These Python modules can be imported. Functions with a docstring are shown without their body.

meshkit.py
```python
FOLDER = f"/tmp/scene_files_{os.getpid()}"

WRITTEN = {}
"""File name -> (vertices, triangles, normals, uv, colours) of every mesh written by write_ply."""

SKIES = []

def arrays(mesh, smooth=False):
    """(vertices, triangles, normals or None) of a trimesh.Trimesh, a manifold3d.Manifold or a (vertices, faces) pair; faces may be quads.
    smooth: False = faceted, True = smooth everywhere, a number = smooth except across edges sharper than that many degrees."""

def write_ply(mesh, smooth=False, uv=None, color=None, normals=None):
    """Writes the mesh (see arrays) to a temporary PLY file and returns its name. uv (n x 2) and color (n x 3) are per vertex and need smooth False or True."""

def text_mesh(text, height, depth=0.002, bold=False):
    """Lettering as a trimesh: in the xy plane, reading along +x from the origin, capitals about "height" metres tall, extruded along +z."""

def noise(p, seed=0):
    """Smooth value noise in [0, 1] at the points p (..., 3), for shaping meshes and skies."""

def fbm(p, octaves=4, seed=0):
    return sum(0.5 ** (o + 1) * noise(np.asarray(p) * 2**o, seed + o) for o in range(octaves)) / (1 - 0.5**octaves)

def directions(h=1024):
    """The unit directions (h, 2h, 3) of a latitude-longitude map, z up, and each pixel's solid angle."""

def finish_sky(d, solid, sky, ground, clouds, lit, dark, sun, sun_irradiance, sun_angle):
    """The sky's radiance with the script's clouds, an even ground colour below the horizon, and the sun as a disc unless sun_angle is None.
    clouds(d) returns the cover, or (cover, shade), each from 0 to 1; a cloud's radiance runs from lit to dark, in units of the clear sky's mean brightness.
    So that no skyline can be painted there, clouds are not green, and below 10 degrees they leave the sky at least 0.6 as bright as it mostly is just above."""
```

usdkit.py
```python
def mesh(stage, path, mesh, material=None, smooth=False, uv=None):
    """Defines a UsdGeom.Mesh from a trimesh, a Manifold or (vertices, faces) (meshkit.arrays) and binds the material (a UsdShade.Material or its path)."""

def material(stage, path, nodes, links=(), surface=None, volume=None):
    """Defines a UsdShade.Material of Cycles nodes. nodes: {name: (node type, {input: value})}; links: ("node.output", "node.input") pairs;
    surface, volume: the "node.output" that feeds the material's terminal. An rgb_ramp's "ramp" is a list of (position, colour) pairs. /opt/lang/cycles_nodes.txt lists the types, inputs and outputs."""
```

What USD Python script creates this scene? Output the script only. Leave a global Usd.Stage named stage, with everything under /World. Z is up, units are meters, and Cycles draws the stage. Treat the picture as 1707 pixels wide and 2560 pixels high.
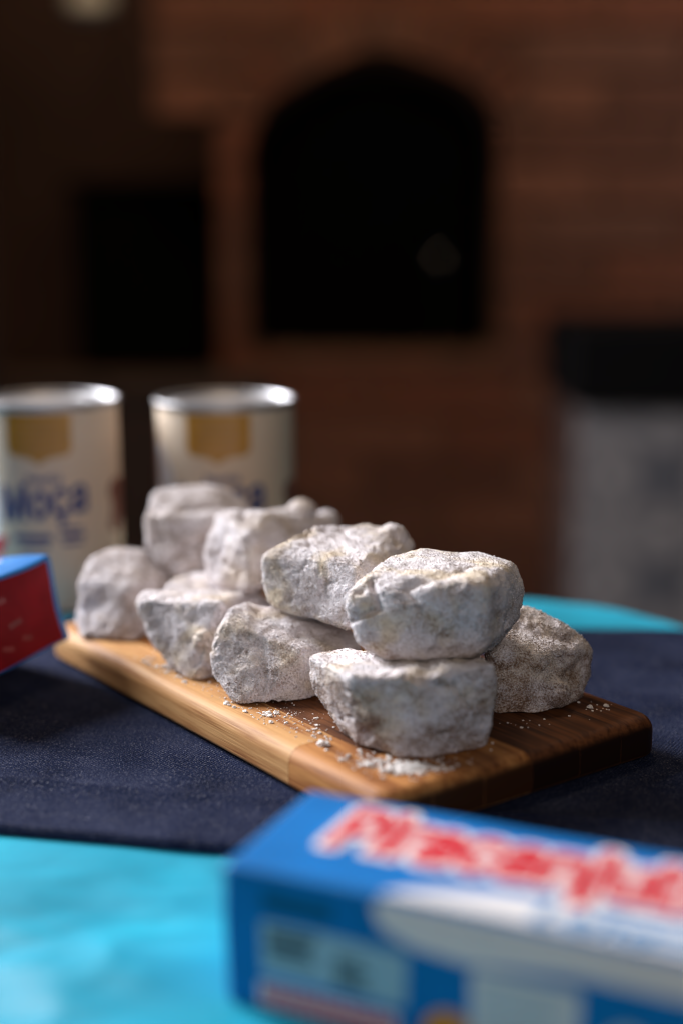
import math, random
import numpy as np, trimesh, shapely
import manifold3d as m3
from shapely import affinity
from shapely.geometry import Polygon, box as sbox, Point
from shapely.ops import unary_union
from pxr import Usd, UsdGeom, UsdLux, UsdShade, Gf, Sdf
import usdkit, meshkit
from meshkit import fbm, noise

random.seed(7); rng = np.random.default_rng(7)
stage = Usd.Stage.CreateInMemory()
UsdGeom.SetStageUpAxis(stage, 'Z'); UsdGeom.SetStageMetersPerUnit(stage, 1.0)
UsdGeom.Xform.Define(stage, '/World'); UsdGeom.Scope.Define(stage, '/World/Looks')

# ------------------------------------------------------------------ camera, lamps, exposure
TZ = 0.75                       # height of the table's cloth; all lengths below are millimetres from the point under the camera
CAM_H, PITCH = 190.0, math.radians(11.6)
FPX = 3556.0                    # focal length in pixels of the 1707 wide photograph (50 mm on a 24 x 36 frame)
cam = UsdGeom.Camera.Define(stage, '/World/camera')
cam.CreateFocalLengthAttr(50.0); cam.CreateHorizontalApertureAttr(24.0); cam.CreateVerticalApertureAttr(36.0)
cam.CreateFStopAttr(2.6); cam.CreateFocusDistanceAttr(0.502); cam.CreateExposureAttr(0.0)
cam.CreateClippingRangeAttr(Gf.Vec2f(0.02, 100.0))
cam.AddTranslateOp().Set(Gf.Vec3d(0, 0, TZ + CAM_H / 1000)); cam.AddRotateXOp().Set(90 - math.degrees(PITCH))

def rect_light(name, eye, target, w, h, power, color):
    l = UsdLux.RectLight.Define(stage, '/World/' + name)
    l.CreateWidthAttr(w); l.CreateHeightAttr(h); l.CreateIntensityAttr(power); l.CreateColorAttr(Gf.Vec3f(*color))
    m = Gf.Matrix4d().SetLookAt(Gf.Vec3d(*eye), Gf.Vec3d(*target), Gf.Vec3d(0, 0, 1)).GetInverse()
    l.AddTransformOp().Set(m)
    return l
KEY, BACK, FILL, WALL = 46.0, 0.8, 3.9, 16.0
rect_light('window_light', (-1.30, 1.38, TZ + 0.88), (0.0, 0.48, TZ), 0.76, 0.88, KEY, (0.98, 0.97, 1.0))
rect_light('far_window_light', (0.95, 1.75, TZ + 1.25), (0.0, 0.5, TZ), 0.5, 0.7, BACK, (0.9, 0.95, 1.0))
rect_light('fill_light', (0.05, -0.38, TZ + 0.46), (0.0, 0.40, TZ), 0.55, 0.3, FILL, (1.0, 0.86, 0.77))  # added fill lamp behind the camera, lifts the carton and sweet fronts
rect_light('wall_fill_light', (-0.1, 1.35, TZ + 1.75), (0.1, 2.2, TZ + 0.1), 0.6, 0.4, WALL, (1.0, 0.70, 0.42))  # added lamp without a fixture, brightens the brick wall

# ------------------------------------------------------------------ helpers
def ray(px, py):                                  # pixels of a 1568 x 2352 view of the photograph
    x, y = px * 1707 / 1568, py * 2560 / 2352
    d = np.array([(x - 853.5) / FPX, 1.0, -(y - 1280) / FPX]); c, s = math.cos(PITCH), math.sin(PITCH)
    return np.array([d[0], d[1] * c + d[2] * s, -d[1] * s + d[2] * c])
def P(px, py, y):                                 # the point seen at a pixel, y mm in front
    d = ray(px, py); return d * (y / d[1]) + np.array([0, 0, CAM_H])
def G(px, py, h=0.0):                             # the point seen at a pixel at height h
    d = ray(px, py); return d * ((h - CAM_H) / d[2]) + np.array([0, 0, CAM_H])
used = {}
def numbered(parent, name):
    k = used.get((parent, name), 0); used[(parent, name)] = k + 1
    return f'{parent}/{name}' + (f'_{k:03d}' if k else '')
def tag(prim, label=None, cat=None, group=None, kind=None):
    for k, v in (('label', label), ('category', cat), ('group', group), ('kind', kind)):
        if v: prim.SetCustomDataByKey(k, v)
    return prim
def W(p): return np.asarray(p, float) / 1000 + np.array([0, 0, TZ])
def thing(name, base, rotz=0.0, label=None, cat=None, group=None):
    x = UsdGeom.Xform.Define(stage, numbered('/World', name))
    x.AddTranslateOp().Set(Gf.Vec3d(*map(float, W(base))))
    if rotz: x.AddRotateZOp().Set(rotz)
    tag(x.GetPrim(), label, cat, group); return x.GetPrim()
def part(name, mesh, m, parent, smooth=False, label=None, kind=None, base=(0, 0, 0)):
    """mesh in millimetres, in the thing's own axes"""
    if isinstance(mesh, m3.Manifold):
        mm = mesh.to_mesh(); mesh = trimesh.Trimesh(np.array(mm.vert_properties)[:, :3], np.array(mm.tri_verts), process=False)
    me = trimesh.Trimesh((np.asarray(mesh.vertices) - np.asarray(base)) / 1000.0, mesh.faces, process=False)
    g = usdkit.mesh(stage, numbered(str(parent.GetPath()), name), me, m, smooth=smooth)
    return tag(g.GetPrim(), label, None, None, kind)
def solo(name, mesh, m, base, smooth=False, label=None, cat=None, group=None, kind=None):
    """a thing of one mesh; mesh in millimetres of the table frame, base its foot"""
    if isinstance(mesh, m3.Manifold):
        mm = mesh.to_mesh(); mesh = trimesh.Trimesh(np.array(mm.vert_properties)[:, :3], np.array(mm.tri_verts), process=False)
    me = trimesh.Trimesh((np.asarray(mesh.vertices) - np.asarray(base, float)) / 1000.0, mesh.faces, process=False)
    g = usdkit.mesh(stage, numbered('/World', name), me, m, smooth=smooth)
    g.AddTranslateOp().Set(Gf.Vec3d(*map(float, W(base))))
    return tag(g.GetPrim(), label, cat, group, kind)
def man(t): return m3.Manifold(m3.Mesh(np.asarray(t.vertices, np.float32), np.asarray(t.faces, np.uint32)))
def tri(m):
    k = m.to_mesh(); return trimesh.Trimesh(np.array(k.vert_properties)[:, :3].astype(float), np.array(k.tri_verts), process=False)
def box(x0, y0, z0, x1, y1, z1):
    b = trimesh.creation.box([x1 - x0, y1 - y0, z1 - z0]); b.apply_translation([(x0 + x1) / 2, (y0 + y1) / 2, (z0 + z1) / 2]); return b
def bbox(x0, y0, z0, x1, y1, z1, r=2.0, n=1):     # box with rounded edges, convex
    s = trimesh.creation.icosphere(n, r).vertices
    pts = np.vstack([s + [x, y, z] for x in (x0 + r, x1 - r) for y in (y0 + r, y1 - r) for z in (z0 + r, z1 - r)])
    return trimesh.convex.convex_hull(pts)
def extrude(poly, d, size=None):
    out = [trimesh.creation.extrude_polygon(g, d, engine='earcut') for g in getattr(poly, 'geoms', [poly]) if g.geom_type == 'Polygon' and g.area > 1e-4]
    m = trimesh.util.concatenate(out)
    if size:
        v, f = trimesh.remesh.subdivide_to_size(m.vertices, m.faces, size, max_iter=14); m = trimesh.Trimesh(v, f, process=False)
    return m
def text_poly(text, h, bold=True, slant=0.0, grow=0.0):
    t = meshkit.text_mesh(text, h, 1.0, bold); top = t.triangles[(t.face_normals[:, 2] > 0.9)]
    p = unary_union([Polygon(q[:, :2]).buffer(h * 1e-3) for q in top])
    if slant: p = affinity.affine_transform(p, [1, slant, 0, 1, 0, 0])
    p = p.buffer(grow) if grow else p
    return p.simplify(h * 0.008)
def loc(mesh, fn): return trimesh.Trimesh(fn(np.asarray(mesh.vertices)), mesh.faces, process=False)
def mat(name, nodes, links=(), surface='p.BSDF'): return usdkit.material(stage, '/World/Looks/' + name, nodes, links, surface)
def plain(name, color, rough=0.5, metal=0.0, var=0.12, scale=60.0, bump=0.0, bscale=900.0, **kw):
    """a plain procedural material: base colour with slight wear"""
    c = np.array(color, float)
    nodes = {'g': ('geometry', {}), 'n': ('noise_texture', {'scale': scale, 'detail': 4}),
             'r': ('rgb_ramp', {'ramp': [(0.3, tuple(c * (1 - var))), (0.7, tuple(np.minimum(c * (1 + var), 1)))]}),
             'p': ('principled_bsdf', {'roughness': rough, 'metallic': metal, **kw})}
    links = [('g.position', 'n.vector'), ('n.fac', 'r.fac'), ('r.color', 'p.base_color')]
    if bump:
        nodes |= {'n2': ('noise_texture', {'scale': bscale, 'detail': 3}), 'b': ('bump', {'strength': 1.0, 'distance': bump})}
        links += [('g.position', 'n2.vector'), ('n2.fac', 'b.height'), ('b.normal', 'p.normal')]
    return mat(name, nodes, links)

# ------------------------------------------------------------------ materials of the setting
brick_mats = []
for k, c in enumerate([(0.19, 0.072, 0.044), (0.15, 0.058, 0.037), (0.23, 0.092, 0.057), (0.18, 0.076, 0.050), (0.20, 0.067, 0.038)]):
    brick_mats.append(plain(f'brick_{k}', c, 0.8, var=0.25, scale=35, bump=0.0008, bscale=300))
M_mortar = plain('mortar', (0.12, 0.07, 0.05), 0.95, var=0.15, bump=0.001, bscale=250)
M_soot = plain('soot', (0.012, 0.009, 0.008), 0.95, var=0.3)
M_litbrick = plain('lit_oven_brick', (0.07, 0.032, 0.022), 0.9, var=0.35, scale=25)  # sooty brick of the left cheek, raised to paint in light there
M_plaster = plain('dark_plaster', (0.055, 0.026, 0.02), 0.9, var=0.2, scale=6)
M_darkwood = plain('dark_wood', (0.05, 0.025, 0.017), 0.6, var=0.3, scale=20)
M_floor = plain('floor_tile', (0.12, 0.07, 0.05), 0.6, var=0.2, scale=10)
M_stone = plain('black_stone', (0.004, 0.004, 0.0045), 0.7, var=0.4, scale=200, specular_ior_level=0.03)
M_steel = plain('steel', (0.62, 0.63, 0.65), 0.22, metal=1.0, var=0.05, scale=80)
M_lamp_glass = plain('white_enamel', (0.75, 0.74, 0.7), 0.35, var=0.04)

def denim():
    n = {'g': ('geometry', {}), 'm': ('mapping', {'vector': (0, 0, 0), 'rotation': (0, 0, 0.55)}),
         'w': ('wave_texture', {'wave_type': 'bands', 'bands_direction': 'x', 'scale': 260, 'distortion': 2.2, 'detail': 3, 'detail_scale': 3.0}),
         'm2': ('mapping', {'scale': (1.0, 0.35, 1.0), 'rotation': (0, 0, -0.2)}),
         'n': ('noise_texture', {'scale': 1500, 'detail': 3, 'roughness': 0.65}),
         'big': ('noise_texture', {'scale': 28, 'detail': 4, 'roughness': 0.6}),
         'sp': ('noise_texture', {'scale': 1700, 'detail': 2}),
         'spr': ('rgb_ramp', {'ramp': [(0.0, (0, 0, 0)), (0.59, (0, 0, 0)), (0.74, (1, 1, 1)), (1.0, (1, 1, 1))]}),
         'a': ('math', {'math_type': 'multiply_add', 'value2': 0.55}), 'a2': ('math', {'math_type': 'multiply_add', 'value2': 0.55}),
         'r': ('rgb_ramp', {'ramp': [(0.40, (0.003, 0.005, 0.016)), (0.58, (0.010, 0.015, 0.042)), (0.74, (0.028, 0.036, 0.075)), (0.9, (0.10, 0.11, 0.15))]}),
         'mx': ('mix_color', {'b': (0.27, 0.28, 0.34)}), 'sf': ('math', {'math_type': 'multiply', 'value2': 0.5}),
         'b': ('bump', {'strength': 1.0, 'distance': 0.0005}),
         'p': ('principled_bsdf', {'roughness': 0.95, 'specular_ior_level': 0.04, 'sheen_weight': 0.0, 'sheen_roughness': 0.5, 'sheen_tint': (0.6, 0.65, 0.9)})}
    l = [('g.position', 'm.vector'), ('m.vector', 'w.vector'), ('g.position', 'm2.vector'), ('m2.vector', 'n.vector'), ('g.position', 'big.vector'),
         ('g.position', 'sp.vector'), ('n.fac', 'a.value1'), ('big.fac', 'a2.value1'), ('w.fac', 'sf.value1'), ('a2.value', 'a.value3'),
         ('a.value', 'r.fac'), ('sp.fac', 'spr.fac'), ('r.color', 'mx.a'), ('spr.color', 'sfm.value1'), ('mx.result', 'p.base_color'),
         ('n.fac', 'b.height'), ('b.normal', 'p.normal')]
    n['sfm'] = ('math', {'math_type': 'multiply', 'value2': 0.65}); n['a2'][1]['value3'] = 0.05
    l = [x for x in l if x[1] != 'sf.value1'] + [('sfm.value', 'mx.fac'), ('w.fac', 'bw.value1'), ('n.fac', 'bw.value3'), ('bw.value', 'b.height')]
    l = [x for x in l if x != ('n.fac', 'b.height')]
    n['bw'] = ('math', {'math_type': 'multiply_add', 'value2': 0.35}); del n['sf']
    return mat('denim', n, l)
M_denim = denim()
M_cloth = mat('turquoise_cloth', {
    'g': ('geometry', {}), 'n': ('noise_texture', {'scale': 22, 'detail': 4, 'roughness': 0.55, 'distortion': 0.6}),
    'f': ('noise_texture', {'scale': 1600, 'detail': 2}),
    'r': ('rgb_ramp', {'ramp': [(0.3, (0.0, 0.25, 0.38)), (0.55, (0.0, 0.32, 0.48)), (0.75, (0.0, 0.40, 0.57))]}),
    'b': ('bump', {'strength': 0.6, 'distance': 0.0002}),
    'p': ('principled_bsdf', {'roughness': 0.5, 'specular_ior_level': 0.2, 'sheen_weight': 0.05})},
    [('g.position', 'n.vector'), ('g.position', 'f.vector'), ('n.fac', 'r.fac'), ('r.color', 'p.base_color'), ('f.fac', 'b.height'), ('b.normal', 'p.normal')])

def wood(name, light, mid, dark, seed, ring=1.0):
    n = {'t': ('texture_coordinate', {}), 'o': ('vector_math', {'math_type': 'add', 'vector2': (seed * 0.137, seed * 0.31, 0)}),
         'm1': ('mapping', {'scale': (1.0, 0.06, 1.0)}), 'm2': ('mapping', {'scale': (1.0, 0.025, 1.0)}),
         'n1': ('noise_texture', {'scale': 170 * ring, 'detail': 5, 'roughness': 0.55, 'distortion': 0.5}),
         'n2': ('noise_texture', {'scale': 1300, 'detail': 3, 'roughness': 0.6}),
         'n3': ('noise_texture', {'scale': 30, 'detail': 2}),
         's': ('math', {'math_type': 'multiply_add', 'value2': 0.6}), 's2': ('math', {'math_type': 'multiply_add', 'value2': 0.3, 'value3': -0.43}),
         'r': ('rgb_ramp', {'ramp': [(0.30, dark), (0.44, mid), (0.60, light), (0.85, tuple(min(1, x * 1.15) for x in light))]}),
         'b': ('bump', {'strength': 0.7, 'distance': 0.00025}),
         'p': ('principled_bsdf', {'roughness': 0.58, 'specular_ior_level': 0.2})}
    l = [('t.object', 'o.vector1'), ('o.vector', 'm1.vector'), ('o.vector', 'm2.vector'), ('m1.vector', 'n1.vector'), ('m2.vector', 'n2.vector'), ('o.vector', 'n3.vector'),
         ('n3.fac', 's2.value1'), ('n2.fac', 's.value1'), ('s2.value', 's.value3'), ('s.value', 'sum.value1'), ('n1.fac', 'sum.value2'), ('sum.value', 'r.fac'),
         ('t.normal', 'nx.vector'), ('nx.y', 'na.value1'), ('na.value', 'nr.value'), ('nr.result', 'end_shade.fac'),
         ('r.color', 'end_shade.a'), ('end_shade.result', 'p.base_color'), ('n2.fac', 'b.height'), ('b.normal', 'p.normal')]
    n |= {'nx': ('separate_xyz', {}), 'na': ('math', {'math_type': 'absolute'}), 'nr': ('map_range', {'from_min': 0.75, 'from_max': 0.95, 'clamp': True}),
          'end_shade': ('mix_color', {'b': tuple(0.35 * x for x in dark)})}                  # end grain is darker; shade on the end faces is painted in too
    n['sum'] = ('math', {'math_type': 'add'})
    return mat(name, n, l)
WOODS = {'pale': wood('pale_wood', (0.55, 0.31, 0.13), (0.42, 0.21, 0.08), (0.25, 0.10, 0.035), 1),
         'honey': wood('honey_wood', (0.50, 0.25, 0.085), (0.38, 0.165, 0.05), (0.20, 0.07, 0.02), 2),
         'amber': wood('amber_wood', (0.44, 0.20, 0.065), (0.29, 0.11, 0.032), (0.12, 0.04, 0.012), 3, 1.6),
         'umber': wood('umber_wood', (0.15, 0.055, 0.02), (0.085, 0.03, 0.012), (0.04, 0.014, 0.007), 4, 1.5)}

def powder(name, bias, seed, cream=0.5, top=0.10):
    """icing-like milk powder over dark fudge: patches where it is thin"""
    n = {'g': ('geometry', {}), 'o': ('vector_math', {'math_type': 'add', 'vector2': (seed * 1.37, seed * 0.71, seed * 0.33)}),
         'n1': ('noise_texture', {'scale': 85, 'detail': 5, 'roughness': 0.62, 'distortion': 0.5}),
         'n2': ('noise_texture', {'scale': 340, 'detail': 4, 'roughness': 0.7}),
         'n3': ('noise_texture', {'scale': 1500, 'detail': 2, 'roughness': 0.6}),
         'n4': ('noise_texture', {'scale': 70, 'detail': 3, 'distortion': 0.3}),
         'x': ('separate_xyz', {}), 'tz': ('math', {'math_type': 'multiply', 'value2': top}),  # powder settled on upper faces; on I and D it also paints key light
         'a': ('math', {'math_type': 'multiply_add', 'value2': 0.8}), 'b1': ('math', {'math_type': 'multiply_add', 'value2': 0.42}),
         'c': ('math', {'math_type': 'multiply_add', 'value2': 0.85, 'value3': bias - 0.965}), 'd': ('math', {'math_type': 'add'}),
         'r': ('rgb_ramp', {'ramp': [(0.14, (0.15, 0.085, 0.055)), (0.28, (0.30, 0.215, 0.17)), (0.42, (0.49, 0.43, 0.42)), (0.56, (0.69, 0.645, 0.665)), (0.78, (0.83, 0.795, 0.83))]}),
         'rc': ('rgb_ramp', {'ramp': [(0.47, (1, 1, 1)), (0.66, (1 - 0.05 * cream, 1 - 0.18 * cream, 1 - 0.48 * cream))]}),
         'mu': ('mix_color', {'blend_type': 'multiply', 'fac': 1.0}),
         'h': ('math', {'math_type': 'multiply_add', 'value2': 0.8}),
         'bp': ('bump', {'strength': 1.0, 'distance': 0.0006}),
         'p': ('principled_bsdf', {'roughness': 0.95, 'specular_ior_level': 0.1, 'sheen_weight': 0.2, 'sheen_roughness': 0.6, 'subsurface_weight': 0.0})}
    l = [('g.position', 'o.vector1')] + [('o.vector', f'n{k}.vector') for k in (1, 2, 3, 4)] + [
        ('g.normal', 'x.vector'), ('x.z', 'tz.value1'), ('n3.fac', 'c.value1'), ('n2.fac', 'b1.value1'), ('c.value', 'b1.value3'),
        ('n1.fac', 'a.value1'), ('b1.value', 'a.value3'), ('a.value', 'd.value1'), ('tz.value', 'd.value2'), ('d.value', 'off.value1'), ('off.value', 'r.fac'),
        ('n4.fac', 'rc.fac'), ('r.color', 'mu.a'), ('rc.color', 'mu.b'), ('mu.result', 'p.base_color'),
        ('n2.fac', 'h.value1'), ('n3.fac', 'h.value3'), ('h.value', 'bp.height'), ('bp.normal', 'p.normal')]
    n['off'] = ('math', {'math_type': 'add', 'value2': 0.0})
    return mat(name, n, l)

# ------------------------------------------------------------------ the room behind: floor, brick oven wall, counter
WY = 2200.0
fl = box(-2600, -2600, -770, 2600, 3400, -750)
solo('floor', fl, M_floor, (0, 0, -750), kind='structure')
def wp(px, py, y=WY): q = P(px, py, y); return (q[0], q[2])
arch = [wp(592, 800), wp(1128, 800), wp(1128, 235)]
for t in np.linspace(0, 1, 9)[1:-1]:
    arch.append(wp(1128 + (868 - 1128) * t, 235 + (128 - 235) * (t ** 0.85)))
arch.append(wp(868, 126))
for t in np.linspace(0, 1, 9)[1:-1]:
    arch.append(wp(868 + (592 - 868) * t, 126 + (275 - 126) * (t ** 1.15)))
arch.append(wp(592, 275))
arch = Polygon(arch).buffer(16)
arch = unary_union([arch.buffer(-120).buffer(120, quad_segs=24), arch.intersection(sbox(-2000, -2000, 2000, wp(0, 300)[1])).buffer(-15).buffer(15)])
xL, zT = wp(350, 0)[0], 780.0
zStep = wp(350, 262)[1]
x0, x1, zB = wp(90, 0)[0], 1150.0, -750.0
xP = wp(493, 0)[0]
face = Polygon([(xP, zB), (x1, zB), (x1, zT), (xL, zT), (xL, zStep), (xP, zStep)])
face = face.difference(arch)
oven = thing('brick_barbecue', (0, WY, -750), label='brown brick barbecue oven with a dark pointed-arch opening in the background', cat='barbecue oven')
def to_wall(v, y0): return np.stack([v[:, 0], y0 + v[:, 2] * 1.0, v[:, 1] + 750], 1)    # polygon (x, z), extruded into +y
def wallpoly(poly, depth, y0):
    m = extrude(poly, depth); m = loc(m, lambda v: to_wall(v, y0)); m.invert(); return m
part('mortar_wall', wallpoly(face.buffer(-1.5), 200, 8.0), M_mortar, oven)
course, bl = 64.0, 228.0
row, z, nb = 0, zB, 0
ring = arch.buffer(62).difference(arch)
def lay(poly, k):
    d = rng.uniform(-1.6, 1.6)
    for g in getattr(poly, 'geoms', [poly]):
        g = g.buffer(-2.2).buffer(2.2, quad_segs=1)
        if g.geom_type != 'Polygon' or g.area < 500: continue
        m = extrude(g.simplify(0.8), 60.0); m = loc(m, lambda v: to_wall(v, d)); m.invert()
        part('brick', m, brick_mats[k % 5], oven)
# bricks set on end round the arch
cx, cz = arch.centroid.x, wp(860, 420)[1]
spr = wp(0, 275)[1]
for k in range(22):
    a0, a1 = math.radians(180 * k / 22), math.radians(180 * (k + 1) / 22)
    w = Polygon([(cx, cz), (cx + 900 * math.cos(a0), cz + 900 * math.sin(a0)), (cx + 900 * math.cos(a1), cz + 900 * math.sin(a1))])
    q = ring.intersection(w).intersection(sbox(-2000, spr, 2000, 2000)).intersection(face).buffer(-4)
    if not q.is_empty: lay(q, int(rng.integers(5)))
body = face.difference(ring.intersection(sbox(-2000, spr, 2000, 2000)))
while z < zT:
    if z + course > -420:                         # the part of the wall the picture looks at; lower courses are plain mortar render
        x = x0 - bl + (row % 2) * (bl + 9) / 2
        while x < x1:
            q = sbox(x + 4.5, z + 4.5, x + bl + 4.5, z + course - 4.5).intersection(body)
            if not q.is_empty and q.area > 500: lay(q, int(rng.integers(5)))
            x += bl + 9
    z += course; row += 1
# fire chamber behind the arch and the wood niche: closed sooty boxes
ab = arch.buffer(25).bounds
def chamber(name, b, depth, m, mleft):
    X0, Z0, X1, Z1 = b
    part(name + '_back', box(X0, 205 + depth, Z0 + 750, X1, 225 + depth, Z1 + 750), m, oven)
    part(name + '_floor', box(X0, 209, Z0 + 732, X1, 204 + depth, Z0 + 748), m, oven)
    part(name + '_ceiling', box(X0, 209, Z1 + 752, X1, 204 + depth, Z1 + 768), m, oven)
    part(name + '_side', box(X0 - 18, 209, Z0 + 732, X0 - 1, 225 + depth, Z1 + 768), mleft, oven)
    part(name + '_side', box(X1 + 1, 209, Z0 + 732, X1 + 18, 225 + depth, Z1 + 768), m, oven)
chamber('chamber', ab, 420, M_soot, M_litbrick)
# black stove in the shade to the left of the brickwork
(sa, sb), (sz1, sz0) = (wp(150, 0, 2330)[0], wp(470, 0, 2330)[0]), (wp(0, 415, 2330)[1], -750)
stv = thing('black_stove', ((sa + sb) / 2, 2330, -750), label='black iron stove in deep shadow to the left of the brick pillar', cat='stove')
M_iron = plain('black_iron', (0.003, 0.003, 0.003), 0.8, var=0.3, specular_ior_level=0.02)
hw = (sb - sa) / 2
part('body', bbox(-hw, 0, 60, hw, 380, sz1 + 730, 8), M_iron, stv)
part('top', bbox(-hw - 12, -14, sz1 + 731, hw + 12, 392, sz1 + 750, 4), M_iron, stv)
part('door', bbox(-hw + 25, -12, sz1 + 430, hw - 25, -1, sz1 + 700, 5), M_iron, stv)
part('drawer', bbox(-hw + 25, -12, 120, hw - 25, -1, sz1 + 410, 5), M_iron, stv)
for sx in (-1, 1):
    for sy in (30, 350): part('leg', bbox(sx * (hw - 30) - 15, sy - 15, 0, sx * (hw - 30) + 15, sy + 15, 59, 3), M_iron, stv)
# the dim wall set back beside the oven
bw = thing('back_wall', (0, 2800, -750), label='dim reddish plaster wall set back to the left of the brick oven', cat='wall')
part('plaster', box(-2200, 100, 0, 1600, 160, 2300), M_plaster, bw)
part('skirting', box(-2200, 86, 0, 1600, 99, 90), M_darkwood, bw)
solo('light_block_wall', box(-2600, 1710, -750, -440, 1830, 1500), M_plaster, (-1500, 1770, -750), kind='structure')   # added wall out of view, keeps the window lamp off the brickwork
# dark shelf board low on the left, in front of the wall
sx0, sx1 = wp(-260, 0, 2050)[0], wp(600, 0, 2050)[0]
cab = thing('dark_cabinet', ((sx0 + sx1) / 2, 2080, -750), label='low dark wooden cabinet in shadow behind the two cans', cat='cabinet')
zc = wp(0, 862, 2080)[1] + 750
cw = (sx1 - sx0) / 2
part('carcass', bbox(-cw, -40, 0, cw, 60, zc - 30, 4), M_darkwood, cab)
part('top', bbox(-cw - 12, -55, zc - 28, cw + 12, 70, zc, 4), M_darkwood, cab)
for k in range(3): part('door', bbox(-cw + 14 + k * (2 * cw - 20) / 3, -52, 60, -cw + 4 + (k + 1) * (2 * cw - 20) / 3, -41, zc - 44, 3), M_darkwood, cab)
# small steel ball-ended poker in the oven
hx, hz = wp(1008, 592, 2420)
hk = thing('steel_poker', (hx, 2420, ab[1] + 2), label='steel poker with a ball end glinting inside the dark oven opening', cat='poker')
hh = hz - ab[1] - 2
part('rod', trimesh.creation.cylinder(2.2, hh, sections=10, transform=trimesh.transformations.translation_matrix([0, 0, hh / 2])), M_soot, hk, smooth=40)
s = trimesh.creation.icosphere(3, 13.0); s.apply_translation([0, 0, hh]); part('ball', s, M_steel, hk, smooth=True)
# pale wall lamp at the top left
lx, lz = wp(205, 2, 2500)
lamp = thing('wall_lamp', (lx, 2500, lz - 10), label='small pale round wall lamp at the very top left', cat='lamp')
prof = np.array([[0, -14], [30, -12], [40, 0], [36, 22], [18, 40], [8, 46], [0, 47]], float)
part('shade', trimesh.creation.revolve(prof, sections=28), M_lamp_glass, lamp, smooth=40)
part('bracket', trimesh.creation.cylinder(6, 395, sections=12, transform=trimesh.transformations.translation_matrix([0, 197, 40]) @ trimesh.transformations.rotation_matrix(math.pi / 2, [1, 0, 0])), M_steel, lamp, smooth=40)
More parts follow.
